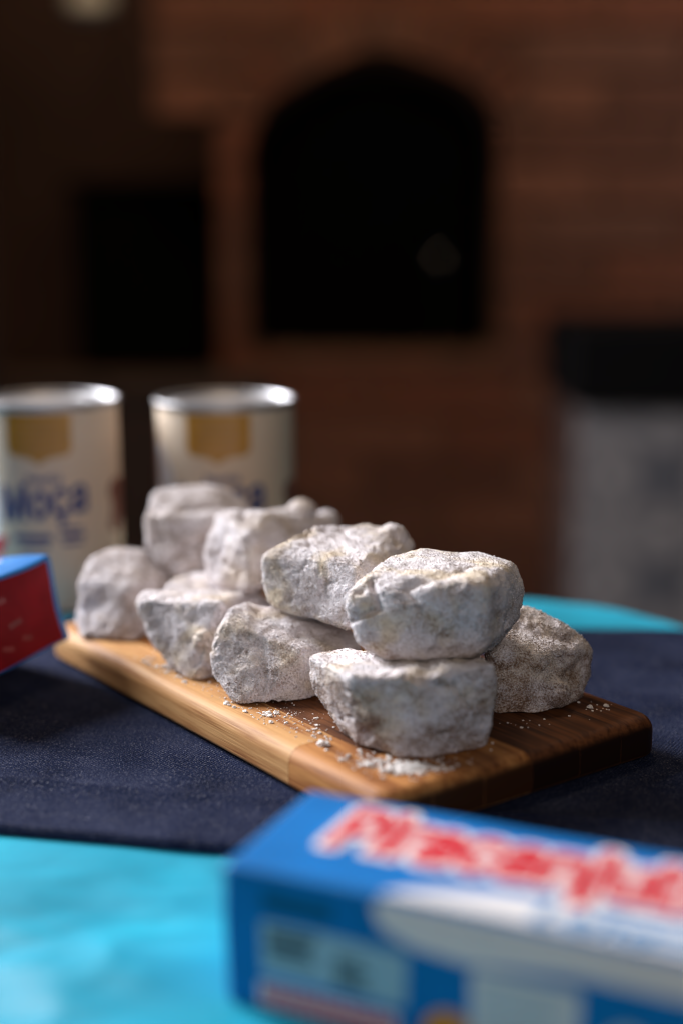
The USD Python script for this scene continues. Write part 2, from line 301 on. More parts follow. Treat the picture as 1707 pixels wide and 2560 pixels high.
# counter with black stone top and patterned cement tiles
CY = 1900.0
ax = P(1332, 840, CY)[0]; zt, zm = P(1312, 748, CY)[2], P(1312, 930, CY)[2]
ctr = thing('tiled_counter', (ax + 420, CY, -750), label='counter with thick black stone top over grey patterned tiles at right', cat='counter')
part('stone_top', bbox(-432, -14, zm + 750, 430, 270, zt + 750, 5), M_stone, ctr)
part('core', box(-419, 8, 0, 420, 260, zm + 748), M_plaster, ctr)
ts = 150.0
M_tile = mat('patterned_tile', {
    'o': ('texture_coordinate', {}), 'sx': ('separate_xyz', {}),
    'u': ('math', {'math_type': 'multiply', 'value2': 1000 / ts}), 'v': ('math', {'math_type': 'multiply', 'value2': 1000 / ts}),
    'uf': ('math', {'math_type': 'pingpong', 'value2': 0.5}), 'vf': ('math', {'math_type': 'pingpong', 'value2': 0.5}),
    'd': ('math', {'math_type': 'add'}), 'df': ('math', {'math_type': 'subtract'}), 'ab': ('math', {'math_type': 'absolute'}),
    'mn': ('math', {'math_type': 'multiply_add', 'value2': 0.5}),
    'n': ('noise_texture', {'scale': 30, 'detail': 3}), 'nm': ('math', {'math_type': 'multiply_add', 'value2': 0.25}),
    'r': ('rgb_ramp', {'ramp': [(0.22, (0.075, 0.08, 0.10)), (0.40, (0.085, 0.088, 0.105)), (0.55, (0.22, 0.21, 0.22)), (0.72, (0.13, 0.13, 0.145)), (0.85, (0.26, 0.245, 0.25)), (1.0, (0.27, 0.25, 0.255))]}),
    'p': ('principled_bsdf', {'roughness': 0.7})},
    [('o.object', 'sx.vector'), ('sx.x', 'u.value1'), ('sx.z', 'v.value1'), ('u.value', 'uf.value1'), ('v.value', 'vf.value1'),
     ('uf.value', 'df.value1'), ('vf.value', 'df.value2'), ('df.value', 'ab.value1'), ('uf.value', 'd.value1'), ('vf.value', 'd.value2'), ('d.value', 'mn.value1'), ('ab.value', 'mn.value3'),
     ('o.object', 'n.vector'), ('n.fac', 'nm.value1'), ('mn.value', 'nm.value3'), ('nm.value', 'r.fac'), ('r.color', 'p.base_color')])
ztop = zm + 750 - 3
for r_ in range(8):
    for c_ in range(5):
        xa, za = -420 + c_ * ts, ztop - (r_ + 1) * ts
        if za < 0: continue
        part('tile', bbox(xa + 1.2, -2 + rng.uniform(-0.5, 0.5), za + 1.2, xa + ts - 1.2, 7, za + ts - 1.2, 1.2), M_tile, ctr)

# ------------------------------------------------------------------ table cloth and denim cloth
def smooth_loop(pts, n=320, it=6, k=0.5):
    p = np.array(Polygon(pts).exterior.coords)[:-1]
    seg = np.r_[0, np.cumsum(np.linalg.norm(np.diff(np.vstack([p, p[:1]]), axis=0), axis=1))]
    t = np.linspace(0, seg[-1], n, endpoint=False); q = np.vstack([p, p[:1]])
    o = np.stack([np.interp(t, seg, q[:, 0]), np.interp(t, seg, q[:, 1])], 1)
    for _ in range(it): o = o * (1 - k) + k * 0.5 * (np.roll(o, 1, 0) + np.roll(o, -1, 0))
    return o
def fan(rings_v):
    """closed loop rings -> triangles; the last ring is closed by its centre"""
    n = len(rings_v[0]); V = np.vstack(rings_v); F = []
    i = np.arange(n); j = (i + 1) % n
    for r in range(len(rings_v) - 1):
        a, b = r * n, (r + 1) * n
        F += [np.stack([a + i, a + j, b + j], 1), np.stack([a + i, b + j, b + i], 1)]
    c = len(V); V = np.vstack([V, rings_v[-1].mean(0)]); a = (len(rings_v) - 1) * n
    F.append(np.stack([a + i, a + j, np.full(n, c)], 1))
    return trimesh.Trimesh(V, np.vstack(F), process=False)
TABLE = [(-330, 795), (-250, 785), (-140, 762), (-60, 742), (20, 716), (96, 697), (134, 687), (163, 653), (178, 600), (188, 450), (186, 262), (178, 240), (-330, 240)]
tl = smooth_loop(TABLE, 520, 10); ctr_xy = np.array([-70, 440.0])
rings = []
tang = np.roll(tl, -1, 0) - np.roll(tl, 1, 0); nrm = np.stack([tang[:, 1], -tang[:, 0]], 1); nrm /= np.linalg.norm(nrm, axis=1, keepdims=True)
if (nrm * (tl - ctr_xy)).sum() < 0: nrm = -nrm
arc = np.r_[0, np.cumsum(np.linalg.norm(np.diff(tl, axis=0), axis=1))]
for dz in np.linspace(-735, -14, 16):
    amp = np.clip((-dz - 14) / 500, 0, 1) * 16
    off = amp * (np.sin(arc / 26) + 0.6 * np.sin(arc / 11.7 + 1)) + 6 + 0.02 * (-dz)
    rings.append(np.column_stack([tl + nrm * off[:, None], np.full(len(tl), dz)]))
for a in np.linspace(0, 90, 6):
    rings.append(np.column_stack([tl + nrm * (6 - 6 * (1 - math.cos(math.radians(a)))) if a < 90 else tl, np.full(len(tl), -6 + 6 * math.sin(math.radians(a)))]))
for k in np.linspace(0.99, 0.02, 90): rings.append(np.column_stack([ctr_xy + (tl - ctr_xy) * k, np.zeros(len(tl))]))
cloth = fan(rings); v = np.array(cloth.vertices)
wr = (fbm(np.column_stack([v[:, 0] / 50, v[:, 1] / 26, v[:, 2] * 0]), 3, 5) - 0.5) * 9
crease = -4.0 * np.abs(fbm(np.column_stack([v[:, 0] / 46, v[:, 1] / 46, v[:, 2] * 0 + 3]), 2, 9) - 0.5) ** 0.6
open_ = np.clip((410 - v[:, 1]) / 60, 0, 1) * np.clip((-25 - v[:, 0]) / 25, 0, 1) + 0.5 * np.clip((v[:, 1] - 655) / 12, 0, 1) * np.clip((v[:, 0] - 60) / 20, 0, 1)
v[:, 2] += np.where(v[:, 2] > -0.01, np.minimum(0, wr + crease) * 0.3 * (1 - open_) + (wr + crease + 0.6) * open_, 0)
cloth = trimesh.Trimesh(v, cloth.faces, process=False); trimesh.repair.fix_normals(cloth)
solo('tablecloth', cloth, M_cloth, (-90, 420, -735), smooth=50, label='plain turquoise cloth covering the table under the denim', cat='tablecloth')

DT = 4.0
DEN = [(-322, 640), (-140, 652), (-60, 656), (85, 643), (158, 637), (176, 634), (180, 500), (178, 372), (90, 386), (30, 394), (-36, 404), (-107, 418), (-322, 456)]
dl = smooth_loop(DEN, 640, 8); dctr = np.array([-60, 520.0]); dp = Polygon(dl)
dr = [np.column_stack([dctr + (dl - dctr) * 0.985, np.full(len(dl), 0.25)]), np.column_stack([dctr + (dl - dctr) * 0.995, np.full(len(dl), 0.25)])]
for k in np.r_[1, 0.999, 0.997, 0.994, 0.99, 0.985, 0.98, np.linspace(0.97, 0.02, 80)]:
    q = dctr + (dl - dctr) * k
    d = np.maximum(0, dp.exterior.distance(Point(0, 0)) * 0 + shapely.distance(shapely.points(q), dp.exterior))
    e = np.clip(d / 3.4, 0, 1); zz = 0.3 + (DT - 0.3) * np.sqrt(np.maximum(0, 1 - (1 - e) ** 2))
    near = q[:, 1] < 500
    zz = zz + np.where(near, 0.9 * np.exp(-((d - 34) / 2.6) ** 2), 0) * np.clip(d / 10, 0, 1)
    zz = zz - np.where(near, 0.7 * np.clip((30 - d) / 30, 0, 1), 0) * e * 0.8
    dr.append(np.column_stack([q, zz]))
den = fan(dr); v = np.array(den.vertices)
far = np.clip((np.abs((v[:, 0] * 0.805 + (v[:, 1] - 403) * 0.593) - 60) - 66) / 15, 0, 1)
v[:, 2] += (v[:, 2] > 2) * far * (fbm(np.column_stack([v[:, 0] / 40, v[:, 1] / 40, v[:, 2] * 0]), 3, 2) - 0.5) * 1.6
den = trimesh.Trimesh(v, den.faces, process=False); trimesh.repair.fix_normals(den)
solo('denim_cloth', den, M_denim, (-60, 520, 0), smooth=60, label='folded navy denim cloth lying on the turquoise tablecloth under the board', cat='cloth')

# ------------------------------------------------------------------ cutting board of glued staves
BH, BW, BL = 15.0, 124.5, 237.0
C0 = np.array([13.4, 402.6]); ANG = 36.4
BT = DT + BH                                       # height of the board's upper face
plan = sbox(0, 0, BW, BL).buffer(-9).buffer(9, quad_segs=8)
pts = []
for a in np.linspace(0, 90, 7):
    r = 5.5; ins = r * (1 - math.cos(math.radians(a))); zz = r * math.sin(math.radians(a))
    ring_ = np.array(plan.buffer(-ins).exterior.coords)
    pts += [np.column_stack([ring_, np.full(len(ring_), BH - r + zz)]), np.column_stack([ring_, np.full(len(ring_), 3 - zz * 3 / r)])]
solid = man(trimesh.convex.convex_hull(np.vstack(pts)))
board = thing('cutting_board', (C0[0], C0[1], DT), ANG, 'wooden cutting board of glued staves carrying the pile of powdered sweets', 'cutting board')
cols = [(-5, 18.5), (18.5, 40), (40, 61), (61, 83), (83, 103), (103, 130)]
cuts = [[(-5, 52, 'amber'), (52, 240, 'pale')], [(-5, 30, 'amber'), (30, 150, 'umber'), (150, 240, 'honey')], [(-5, 95, 'amber'), (95, 240, 'honey')],
        [(-5, 60, 'umber'), (60, 240, 'amber')], [(-5, 120, 'umber'), (120, 240, 'honey')], [(-5, 75, 'umber'), (75, 240, 'umber')]]
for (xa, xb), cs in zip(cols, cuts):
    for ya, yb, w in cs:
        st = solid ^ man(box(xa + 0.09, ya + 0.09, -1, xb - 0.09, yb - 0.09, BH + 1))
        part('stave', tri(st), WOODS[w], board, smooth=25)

# ------------------------------------------------------------------ the pile of sweets
def blob(points, r=3.2, lumps=()):
    c = np.mean(points, axis=0); s = trimesh.creation.icosphere(2, 1.0).vertices; out = []
    for p in points:
        d = p - c; d = d / np.linalg.norm(d); out.append(p - d * r * 1.25 + s * r)
    h = trimesh.convex.convex_hull(np.vstack(out)); m = man(h)
    for p, rr in lumps:
        k = trimesh.creation.icosphere(2, rr); k.apply_translation(p); m = m + man(k)
    return m
g_ = lambda x, y, z=BT: np.array([x, y, z], float)
SWEETS = [
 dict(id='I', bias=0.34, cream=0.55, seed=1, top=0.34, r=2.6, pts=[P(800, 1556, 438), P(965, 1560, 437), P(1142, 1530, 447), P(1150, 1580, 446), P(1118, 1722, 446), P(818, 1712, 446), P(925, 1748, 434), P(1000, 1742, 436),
       P(710, 1512, 470), P(712, 1560, 468), P(770, 1500, 482), P(1085, 1512, 486), P(760, 1640, 462), g_(-4, 476), g_(40, 486)],
      label='sharp-edged block nearest the camera with a flat brown front face', lumps=[]),
 dict(id='H', bias=0.44, cream=0.55, seed=2, r=3.0, pts=[P(550, 1634, 486), P(600, 1622, 486), P(728, 1616, 494), P(477, 1505, 501), P(482, 1550, 498), P(500, 1430, 507), P(520, 1398, 512), P(560, 1385, 522), P(640, 1395, 528),
       P(700, 1500, 492), P(640, 1430, 503), P(830, 1498, 514), P(735, 1428, 526), P(815, 1458, 520), g_(-30, 525), g_(6, 512)],
      label='broad block on the board just left of the nearest one, under the two upper blocks', lumps=[]),
 dict(id='F', bias=0.5, cream=0.6, seed=3, r=2.6, pts=[P(308, 1380, 540), P(325, 1362, 550), P(470, 1350, 556), P(565, 1362, 560), P(530, 1395, 536), P(508, 1388, 522), P(485, 1560, 517), P(450, 1570, 515), P(400, 1545, 524), P(345, 1470, 534), P(492, 1555, 530), g_(-70, 552), g_(-45, 548)],
      label='wedge-shaped block on the board with a dark right side, third along from the front', lumps=[(P(470, 1470, 519), 4)]),
 dict(id='E', bias=0.39, cream=0.15, seed=4, r=5.0, pts=[P(176, 1330, 590), P(205, 1282, 598), P(255, 1262, 606), P(335, 1268, 606), P(395, 1315, 600), P(175, 1440, 582), P(190, 1484, 570), P(285, 1484, 566), P(325, 1440, 572), P(300, 1350, 574), g_(-100, 605), g_(-66, 603)],
      label='blurred block at the far left end of the board beside the red packet', lumps=[]),
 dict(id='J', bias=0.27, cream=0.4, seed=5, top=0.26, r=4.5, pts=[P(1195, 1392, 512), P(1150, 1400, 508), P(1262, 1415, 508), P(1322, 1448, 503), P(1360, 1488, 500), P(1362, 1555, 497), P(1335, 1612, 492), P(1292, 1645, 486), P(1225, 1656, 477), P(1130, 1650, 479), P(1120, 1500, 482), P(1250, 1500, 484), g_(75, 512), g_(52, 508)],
      label='brown-sided block at the right end of the pile with powder only on top', lumps=[(P(1270, 1590, 484), 6), (P(1230, 1520, 486), 5)]),
 dict(id='K', bias=0.52, cream=0.3, seed=6, r=4.0, pts=[P(372, 1356, 575), P(390, 1334, 580), P(430, 1318, 584), P(472, 1334, 582), P(600, 1380, 566), P(585, 1420, 562), g_(-66, 566), g_(-30, 566), g_(-60, 600), g_(-22, 592), P(560, 1345, 600), P(440, 1330, 606)],
      label='block mostly hidden in the middle of the pile behind the wedge-shaped one', lumps=[]),
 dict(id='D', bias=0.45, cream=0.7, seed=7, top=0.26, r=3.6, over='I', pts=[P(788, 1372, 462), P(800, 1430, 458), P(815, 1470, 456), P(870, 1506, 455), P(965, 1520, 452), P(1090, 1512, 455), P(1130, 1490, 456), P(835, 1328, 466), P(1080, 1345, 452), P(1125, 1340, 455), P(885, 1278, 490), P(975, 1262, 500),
       P(1100, 1276, 500), P(1182, 1302, 497), P(1200, 1350, 492), P(1195, 1410, 487), P(1155, 1480, 478), P(860, 1490, 490), P(1080, 1500, 490)],
      label='top right block, cracked along its front, resting on the nearest one', lumps=[]),
 dict(id='C', bias=0.5, cream=0.75, seed=8, r=2.6, over='H', pts=[P(602, 1282, 520), P(640, 1252, 522), P(600, 1340, 518), P(610, 1385, 516), P(720, 1418, 504), P(800, 1446, 494), P(830, 1300, 498), P(815, 1360, 495), P(720, 1212, 540), P(850, 1210, 548), P(920, 1216, 546), P(953, 1245, 540), P(940, 1280, 530), P(880, 1330, 514), P(850, 1420, 506), P(680, 1380, 538), P(800, 1400, 540)],
      label='top block in the middle of the pile, tilted, with a squarish pale front face', lumps=[(P(900, 1240, 538), 6.5)]),
 dict(id='B', bias=0.48, cream=0.4, seed=9, r=4.0, over='FK', pts=[P(466, 1285, 572), P(490, 1185, 578), P(530, 1172, 580), P(600, 1180, 574), P(470, 1320, 570), P(500, 1348, 562), P(575, 1360, 552), P(570, 1230, 555), P(640, 1260, 566), P(690, 1175, 604), P(735, 1200, 606), P(772, 1205, 606), P(720, 1260, 600), P(660, 1320, 590), P(520, 1330, 596)],
      label='top block second from the back with two knobs on its far end', lumps=[(P(690, 1184, 600), 6.8), (P(750, 1202, 606), 5.6)]),
 dict(id='A', bias=0.38, cream=0.12, seed=10, r=5.0, over='EK', pts=[P(326, 1190, 606), P(345, 1128, 622), P(430, 1118, 634), P(475, 1112, 640), P(540, 1136, 640), P(582, 1175, 636), P(330, 1255, 600), P(360, 1300, 596), P(410, 1322, 592), P(480, 1310, 592), P(500, 1200, 600), P(570, 1240, 620), P(380, 1290, 632), P(520, 1290, 632)],
      label='rearmost and highest block of the pile in front of the right can', lumps=[]),
]
solids = {}
for s in SWEETS:
    m = blob(s['pts'], s['r'], s['lumps'])
    m = m.trim_by_plane((0, 0, 1), BT + 0.6)
    solids[s['id']] = m
def carve(a, others, gap=0.35):
    for o in others:
        c = solids[o]; bb = c.bounding_box(); cen = np.array([(bb[k] + bb[k + 3]) / 2 for k in range(3)])
        half = np.array([(bb[k + 3] - bb[k]) / 2 for k in range(3)])
        f = 1 + gap / half
        big = c.translate(tuple(-cen)).scale(tuple(f)).translate(tuple(cen))
        a = a - big
    parts_ = a.decompose(); return max(parts_, key=lambda q: q.volume())
order = ['I', 'H', 'F', 'E', 'J', 'K', 'D', 'C', 'B', 'A']
done = []
for k in order:
    before = solids[k].volume(); solids[k] = carve(solids[k], done); done.append(k)
    print('sweet', k, 'volume %.0f -> %.0f' % (before, solids[k].volume()))
def pix(v):                                        # where points stand in the photograph, to set a groove on the face it belongs to
    d = v - [0, 0, CAM_H]; c, s_ = math.cos(PITCH), math.sin(PITCH)
    fw = d[:, 1] * c - d[:, 2] * s_; up = d[:, 1] * s_ + d[:, 2] * c
    return np.column_stack([(853.5 + FPX * d[:, 0] / fw) * 1568 / 1707, (1280 - FPX * up / fw) * 2352 / 2560]), fw
GROOVES = {  # polyline, half width mm, depth mm
 7: [([(798, 1432), (835, 1412), (868, 1398), (862, 1365), (850, 1332)], 1.0, 2.0), ([(930, 1352), (985, 1330), (1060, 1308)], 1.6, 1.3), ([(1128, 1335), (1140, 1420), (1128, 1490)], 2.5, 1.0)],
 8: [([(690, 1222), (770, 1248), (835, 1290)], 3.0, 1.7), ([(905, 1226), (912, 1250)], 0.9, 1.5), ([(745, 1330), (752, 1375)], 3.0, 1.2)],
 9: [([(560, 1190), (610, 1215), (700, 1215)], 3.5, 2.0), ([(718, 1190), (726, 1215)], 1.8, 1.0)],
 10: [([(420, 1172), (470, 1166), (520, 1164)], 1.6, 1.0), ([(352, 1150), (372, 1240)], 3.0, 1.3)],
 1: [([(975, 1528), (985, 1565), (1010, 1580)], 2.2, 1.6), ([(835, 1690), (870, 1665)], 2.0, 2.0), ([(760, 1512), (830, 1520), (900, 1530)], 2.5, 1.0)],
 2: [([(595, 1415), (640, 1432), (690, 1452), (760, 1460)], 3.0, 1.8), ([(600, 1480), (612, 1560), (590, 1610)], 2.5, 1.0)],
 3: [([(470, 1480), (450, 1530)], 1.6, 1.5), ([(360, 1440), (400, 1500)], 2.5, 1.2)],
 5: [([(1190, 1440), (1250, 1455), (1310, 1470)], 2.0, 1.3), ([(1335, 1520), (1310, 1560)], 2.5, 1.2)],
 4: [([(200, 1400), (240, 1380), (300, 1400)], 4.0, 1.5)]}
def rough(m, seed, edge=0.85):
    t = tri(m.refine_to_length(edge)); t.merge_vertices()
    trimesh.smoothing.filter_taubin(t, lamb=0.5, nu=0.52, iterations=9)
    v = np.array(t.vertices); n = np.array(t.vertex_normals); q = v + seed * 37.1
    d = (fbm(q / 15, 2, seed) - 0.5) * 2.6 + (fbm(q / 7.0, 3, seed + 20) - 0.5) * 1.6
    cr = np.abs(fbm(q / 14, 3, seed + 40) - 0.5); d -= 1.1 * np.exp(-(cr / 0.02) ** 2) * np.clip((noise(q / 12, seed + 3) - 0.58) / 0.1, 0, 1)
    pit = noise(q / 3.6, seed + 60); d -= 0.8 * np.clip(pit - 0.72, 0, 1) / 0.28
    px, fw = pix(v); facing = ((v - [0, 0, CAM_H]) * n).sum(1) < 0
    for line, hw, dep in GROOVES.get(seed, []):
        L_ = shapely.distance(shapely.LineString(line), shapely.points(px))
        mm = L_ * 1707 / 1568 / FPX * fw * (0.75 + 0.5 * noise(q / 3.0, seed + 7))
        d -= np.where(facing, dep * np.exp(-(mm / hw) ** 2), 0)
    d += (fbm(q / 1.7, 2, seed + 80) - 0.5) * 0.5 + (rng.random(len(v)) - 0.5) * 0.3
    v = v + n * d[:, None]; v[:, 2] = np.maximum(v[:, 2], BT + 0.05)
    body = trimesh.Trimesh(v, t.faces, process=False)
    # grains and little clots of powder standing on the surface
    N = 17000; r_ = np.random.default_rng(seed)
    cum = np.cumsum(body.area_faces); fi = np.minimum(np.searchsorted(cum, r_.random(N) * cum[-1]), len(cum) - 1)
    w = r_.dirichlet((1, 1, 1), N); pts = (body.triangles[fi] * w[:, :, None]).sum(1); nn = body.face_normals[fi]
    keep = (fbm((pts + seed * 11) / 2.6, 2, seed + 90) + 0.3 * r_.random(N) > 0.56) & (pts[:, 2] > BT + 1.2); pts, nn = pts[keep], nn[keep]
    rad = np.minimum(0.155 * r_.lognormal(0, 0.4, len(pts)), 0.42)
    octa = np.array([[1, 0, 0], [-1, 0, 0], [0, 1, 0], [0, -1, 0], [0, 0, 1], [0, 0, -1]], float)
    of = np.array([[0, 2, 4], [2, 1, 4], [1, 3, 4], [3, 0, 4], [2, 0, 5], [1, 2, 5], [3, 1, 5], [0, 3, 5]])
    gv = octa[None] * rad[:, None, None] * r_.uniform(0.6, 1.3, (len(pts), 6, 1)) + (pts + nn * rad[:, None] * 0.45)[:, None]
    gf = of[None] + 6 * np.arange(len(pts))[:, None, None]
    return trimesh.Trimesh(np.vstack([v, gv.reshape(-1, 3)]), np.vstack([t.faces, gf.reshape(-1, 3) + len(v)]), process=False)
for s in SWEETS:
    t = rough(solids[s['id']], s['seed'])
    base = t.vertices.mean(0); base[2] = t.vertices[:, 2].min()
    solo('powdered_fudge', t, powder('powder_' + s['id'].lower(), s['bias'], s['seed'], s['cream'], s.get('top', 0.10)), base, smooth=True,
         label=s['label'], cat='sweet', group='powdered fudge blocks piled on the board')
# loose powder
M_crumb = plain('milk_powder', (0.78, 0.75, 0.73), 0.95, var=0.1, scale=500)
def crumbs(spots):
    out = []
    for x, y, r in spots:
        s = trimesh.creation.icosphere(1, 1.0); s.vertices *= rng.uniform(0.55, 1.25, (len(s.vertices), 1)); s.vertices *= [r, r * rng.uniform(0.7, 1.2), r * 0.6]
        s.apply_translation([x, y, BT + r * 0.3]); out.append(s)
    return trimesh.util.concatenate(out)
sp = []
def scatter(px, py, n, sx, sy, r):
    for _ in range(int(n * 1.3)):
        q = G(px + rng.normal(0, sx), py + rng.normal(0, sy), BT)
        loc_ = (q[:2] - C0); X = loc_ @ np.array([0.805, 0.593]); Y = loc_ @ np.array([-0.593, 0.805])
        if 6 < X < BW - 6 and 6 < Y < BL - 6: sp.append((q[0], q[1], r * rng.lognormal(0, 0.45)))
for a in [(340, 1520, 26, 18, 9, 0.5), (390, 1552, 26, 16, 10, 0.6), (505, 1622, 40, 30, 10, 0.45), (625, 1640, 14, 14, 4, 0.5), (620, 1640, 40, 70, 14, 0.28), (690, 1665, 40, 40, 18, 0.3), (745, 1690, 14, 30, 12, 0.42),
          (860, 1750, 50, 40, 12, 0.5), (1000, 1770, 40, 40, 14, 0.4), (1230, 1662, 12, 60, 10, 0.3), (1370, 1625, 12, 30, 8, 0.32), (800, 1760, 14, 50, 20, 0.3), (560, 1640, 120, 80, 16, 0.15), (400, 1560, 80, 50, 14, 0.16), (900, 1750, 160, 90, 16, 0.16), (460, 1590, 30, 50, 20, 0.25), (1150, 1730, 10, 70, 20, 0.28)]: scatter(*a)
solo('powder_crumbs', crumbs(sp), M_crumb, (0, 480, BT), label='scattered white crumbs of powder on the board', cat='crumbs', kind='stuff')
hp = [];
for _ in range(130):
    q = G(932 + rng.normal(0, 24), 1766 + rng.normal(0, 7), BT); hp.append((q[0], q[1], 0.75 * rng.lognormal(0, 0.35)))
solo('powder_heap', crumbs(hp), M_crumb, (*G(932, 1766, BT)[:2], BT), label='small heap of white powder in front of the nearest sweet', cat='powder heap')

# ------------------------------------------------------------------ condensed milk cans
M_label = plain('cream_label', (0.74, 0.61, 0.47), 0.6, var=0.03, scale=20, specular_ior_level=0.25)
M_gold = plain('gold_print', (0.50, 0.245, 0.025), 0.35, var=0.08, scale=90)
M_goldpale = plain('pale_gold_print', (0.48, 0.25, 0.065), 0.4, var=0.08, scale=90)
M_navy = plain('navy_print', (0.025, 0.06, 0.22), 0.4, var=0.05)
M_whiteprint = plain('white_print', (0.80, 0.80, 0.82), 0.35, var=0.03)
M_redprint = plain('red_print', (0.52, 0.02, 0.03), 0.35, var=0.08)
M_brownprint = plain('brown_print', (0.20, 0.045, 0.02), 0.4, var=0.25, scale=120)
M_tin = plain('tinplate', (0.40, 0.40, 0.42), 0.45, metal=1.0, var=0.04, scale=60)
CR, CH = 34.3, 103.0
def wrap(poly, lift):                              # flat print (x round the can, y up) laid on the can's side
    m = extrude(poly, 0.12, 2.5)
    def f(v):
        a = v[:, 0] / CR; R = CR + lift + v[:, 2]
        return np.stack([R * np.sin(a), -R * np.cos(a), v[:, 1]], 1)
    return loc(m, f)
def place(p, x, y): b = p.bounds; return affinity.translate(p, x - (b[0] + b[2]) / 2, y - (b[1] + b[3]) / 2)
def milk_can(px, y, turn, label):
    q = P(px, 1489, y)
    t = thing('milk_can', (q[0], y, 0.0), turn, label, 'can', 'cans behind the board')
    prof = [[0, 1.5], [CR - 3, 1.5], [CR - 1.5, 0.4], [CR + 0.3, 0], [CR + 1.0, 1.0], [CR + 0.8, 3.0], [CR, 4.0], [CR, CH - 3.5], [CR - 0.2, CH - 3.4], [0, CH - 5]]
    part('body', trimesh.creation.revolve(np.array(prof, float), sections=96), M_label, t, smooth=35)
    rim = [[CR - 0.2, CH - 3.4], [CR + 0.5, CH - 3.1], [CR + 1.1, CH - 2.4], [CR + 1.2, CH - 1.0], [CR + 0.7, CH - 0.1], [CR - 0.2, CH], [CR - 1.2, CH - 0.5], [CR - 1.7, CH - 2.5], [CR - 2.2, CH - 4.4]]
    part('rim', trimesh.creation.revolve(np.array(rim + [rim[0]], float), sections=96), M_tin, t, smooth=50)
    lid = [[0, CH - 2.4], [20, CH - 2.4], [21, CH - 1.8], [26, CH - 1.8], [27, CH - 2.5], [CR - 4, CH - 2.5], [CR - 2.4, CH - 4.3], [CR - 2.4, CH - 4.8], [0, CH - 4.8]]
    part('lid', trimesh.creation.revolve(np.array(lid, float), sections=72), M_tin, t, smooth=30)
    badge = Polygon([(-16, CH - 4.2), (16, CH - 4.2), (16, CH - 22), (13.5, CH - 24.5), (5, CH - 25.5), (0, CH - 28.5), (-5, CH - 25.5), (-13.5, CH - 24.5), (-16, CH - 22)])
    part('badge', wrap(badge, 0.05), M_gold, t)
    inner = [sbox(-12, CH - 7.2 - 3.6 * k - 2.0, 12 - (k % 2) * 3, CH - 7.2 - 3.6 * k) for k in range(5)]
    part('badge_print', wrap(unary_union(inner), 0.18), M_goldpale, t)
    part('maker_name', wrap(place(text_poly('Nestlé', 4.2), 2, CH - 36), 0.05), M_navy, t)
    w = text_poly('Moça', 16.5, True, 0.16, 0.25); b_ = w.bounds; w = affinity.scale(w, 45.0 / (b_[2] - b_[0]), 1.0)
    w = affinity.rotate(w, 7); part('brand_name', wrap(place(w, 1.5, CH - 48.5), 0.05), M_navy, t)
    lines = [sbox(-14, CH - 66.5, 5, CH - 63.5), sbox(9, CH - 62, 20, CH - 60), sbox(9, CH - 65.5, 21, CH - 63.5), sbox(10, CH - 69, 20, CH - 67), sbox(-11, CH - 70.5, 3, CH - 68.8)]
    part('small_print', wrap(unary_union(lines), 0.05), M_navy, t)
    wh = Polygon([(-50, CH - 20), (-35, CH - 24), (-27, CH - 36), (-25, CH - 52), (-27, CH - 66), (-34, CH - 76), (-56, CH - 76)]).buffer(2)
    part('picture', wrap(wh, 0.05), M_whiteprint, t)
    rd = Polygon([(-44, CH - 80), (-25, CH - 67), (-20, CH - 66), (-24, CH - 74), (-38, CH - 86)]).buffer(1)
    part('ribbon', wrap(rd, 0.2), M_redprint, t)
    br = unary_union([Point(44, CH - 46).buffer(6), Point(48, CH - 56).buffer(8.5), Point(43, CH - 62).buffer(5), Point(52, CH - 48).buffer(8)])
    part('picture', wrap(br, 0.05), M_brownprint, t)
    dk = Polygon([(-60, CH - 10), (-48, CH - 10), (-43, CH - 22), (-42, CH - 40), (-52, CH - 56), (-64, CH - 50)]).buffer(1.5)
    part('picture', wrap(dk, 0.2), M_brownprint, t)
    return t
milk_can(135, 711, 2.0, 'cream can cut by the left edge of the photo, its blue lettering visible')
milk_can(526, 711, -1.5, 'cream can right behind the pile, its lettering mostly hidden')

# ------------------------------------------------------------------ cartons
M_blue = plain('blue_print', (0.0, 0.16, 0.50), 0.38, var=0.12, scale=40)
M_blueprint = plain('light_blue_print', (0.10, 0.32, 0.62), 0.35, var=0.05)
M_greyblue = plain('grey_blue_print', (0.33, 0.50, 0.60), 0.4, var=0.05)
M_darkprint = plain('dark_print', (0.045, 0.075, 0.09), 0.4, var=0.1)
M_palegrey = plain('pale_grey_print', (0.68, 0.70, 0.73), 0.4, var=0.05)
M_orange = plain('orange_print', (0.70, 0.27, 0.012), 0.4, var=0.1)
M_letter = plain('red_letter_print', (0.60, 0.012, 0.03), 0.32, var=0.05)
M_wine = plain('deep_red_print', (0.24, 0.002, 0.008), 0.5, var=0.25, scale=60, specular_ior_level=0.12)
M_winepale = plain('worn_red_print', (0.25, 0.01, 0.014), 0.4, var=0.3, scale=150)
def carton_mesh(L, D, H, r=1.6):
    """x along, y depth, z up, corner at 0"""
    b = bbox(0, 0, 0, L, D, H, r, 2); m = man(b).refine_to_length(2.5); return tri(m)
def pillow(L, D, H, seed, amp):
    def f(v):
        v = np.array(v, float); q = v / 22 + seed * 3.3
        u = np.clip(v / [L, D, H], 0, 1); w = np.sin(np.pi * u)
        o = np.stack([(noise(q, seed + k) - 0.5) for k in range(3)], 1) * amp
        o[:, 2] *= np.clip(v[:, 2] / 6, 0, 1)
        o[:, 1] += (v[:, 1] < D / 2) * -0.9 * w[:, 0] * w[:, 2] + (v[:, 1] >= D / 2) * 0.9 * w[:, 0] * w[:, 2]
        o[:, 2] += np.where(v[:, 2] > H / 2, 0.8 * w[:, 0] * w[:, 1], 0)
        return v + o
    return f
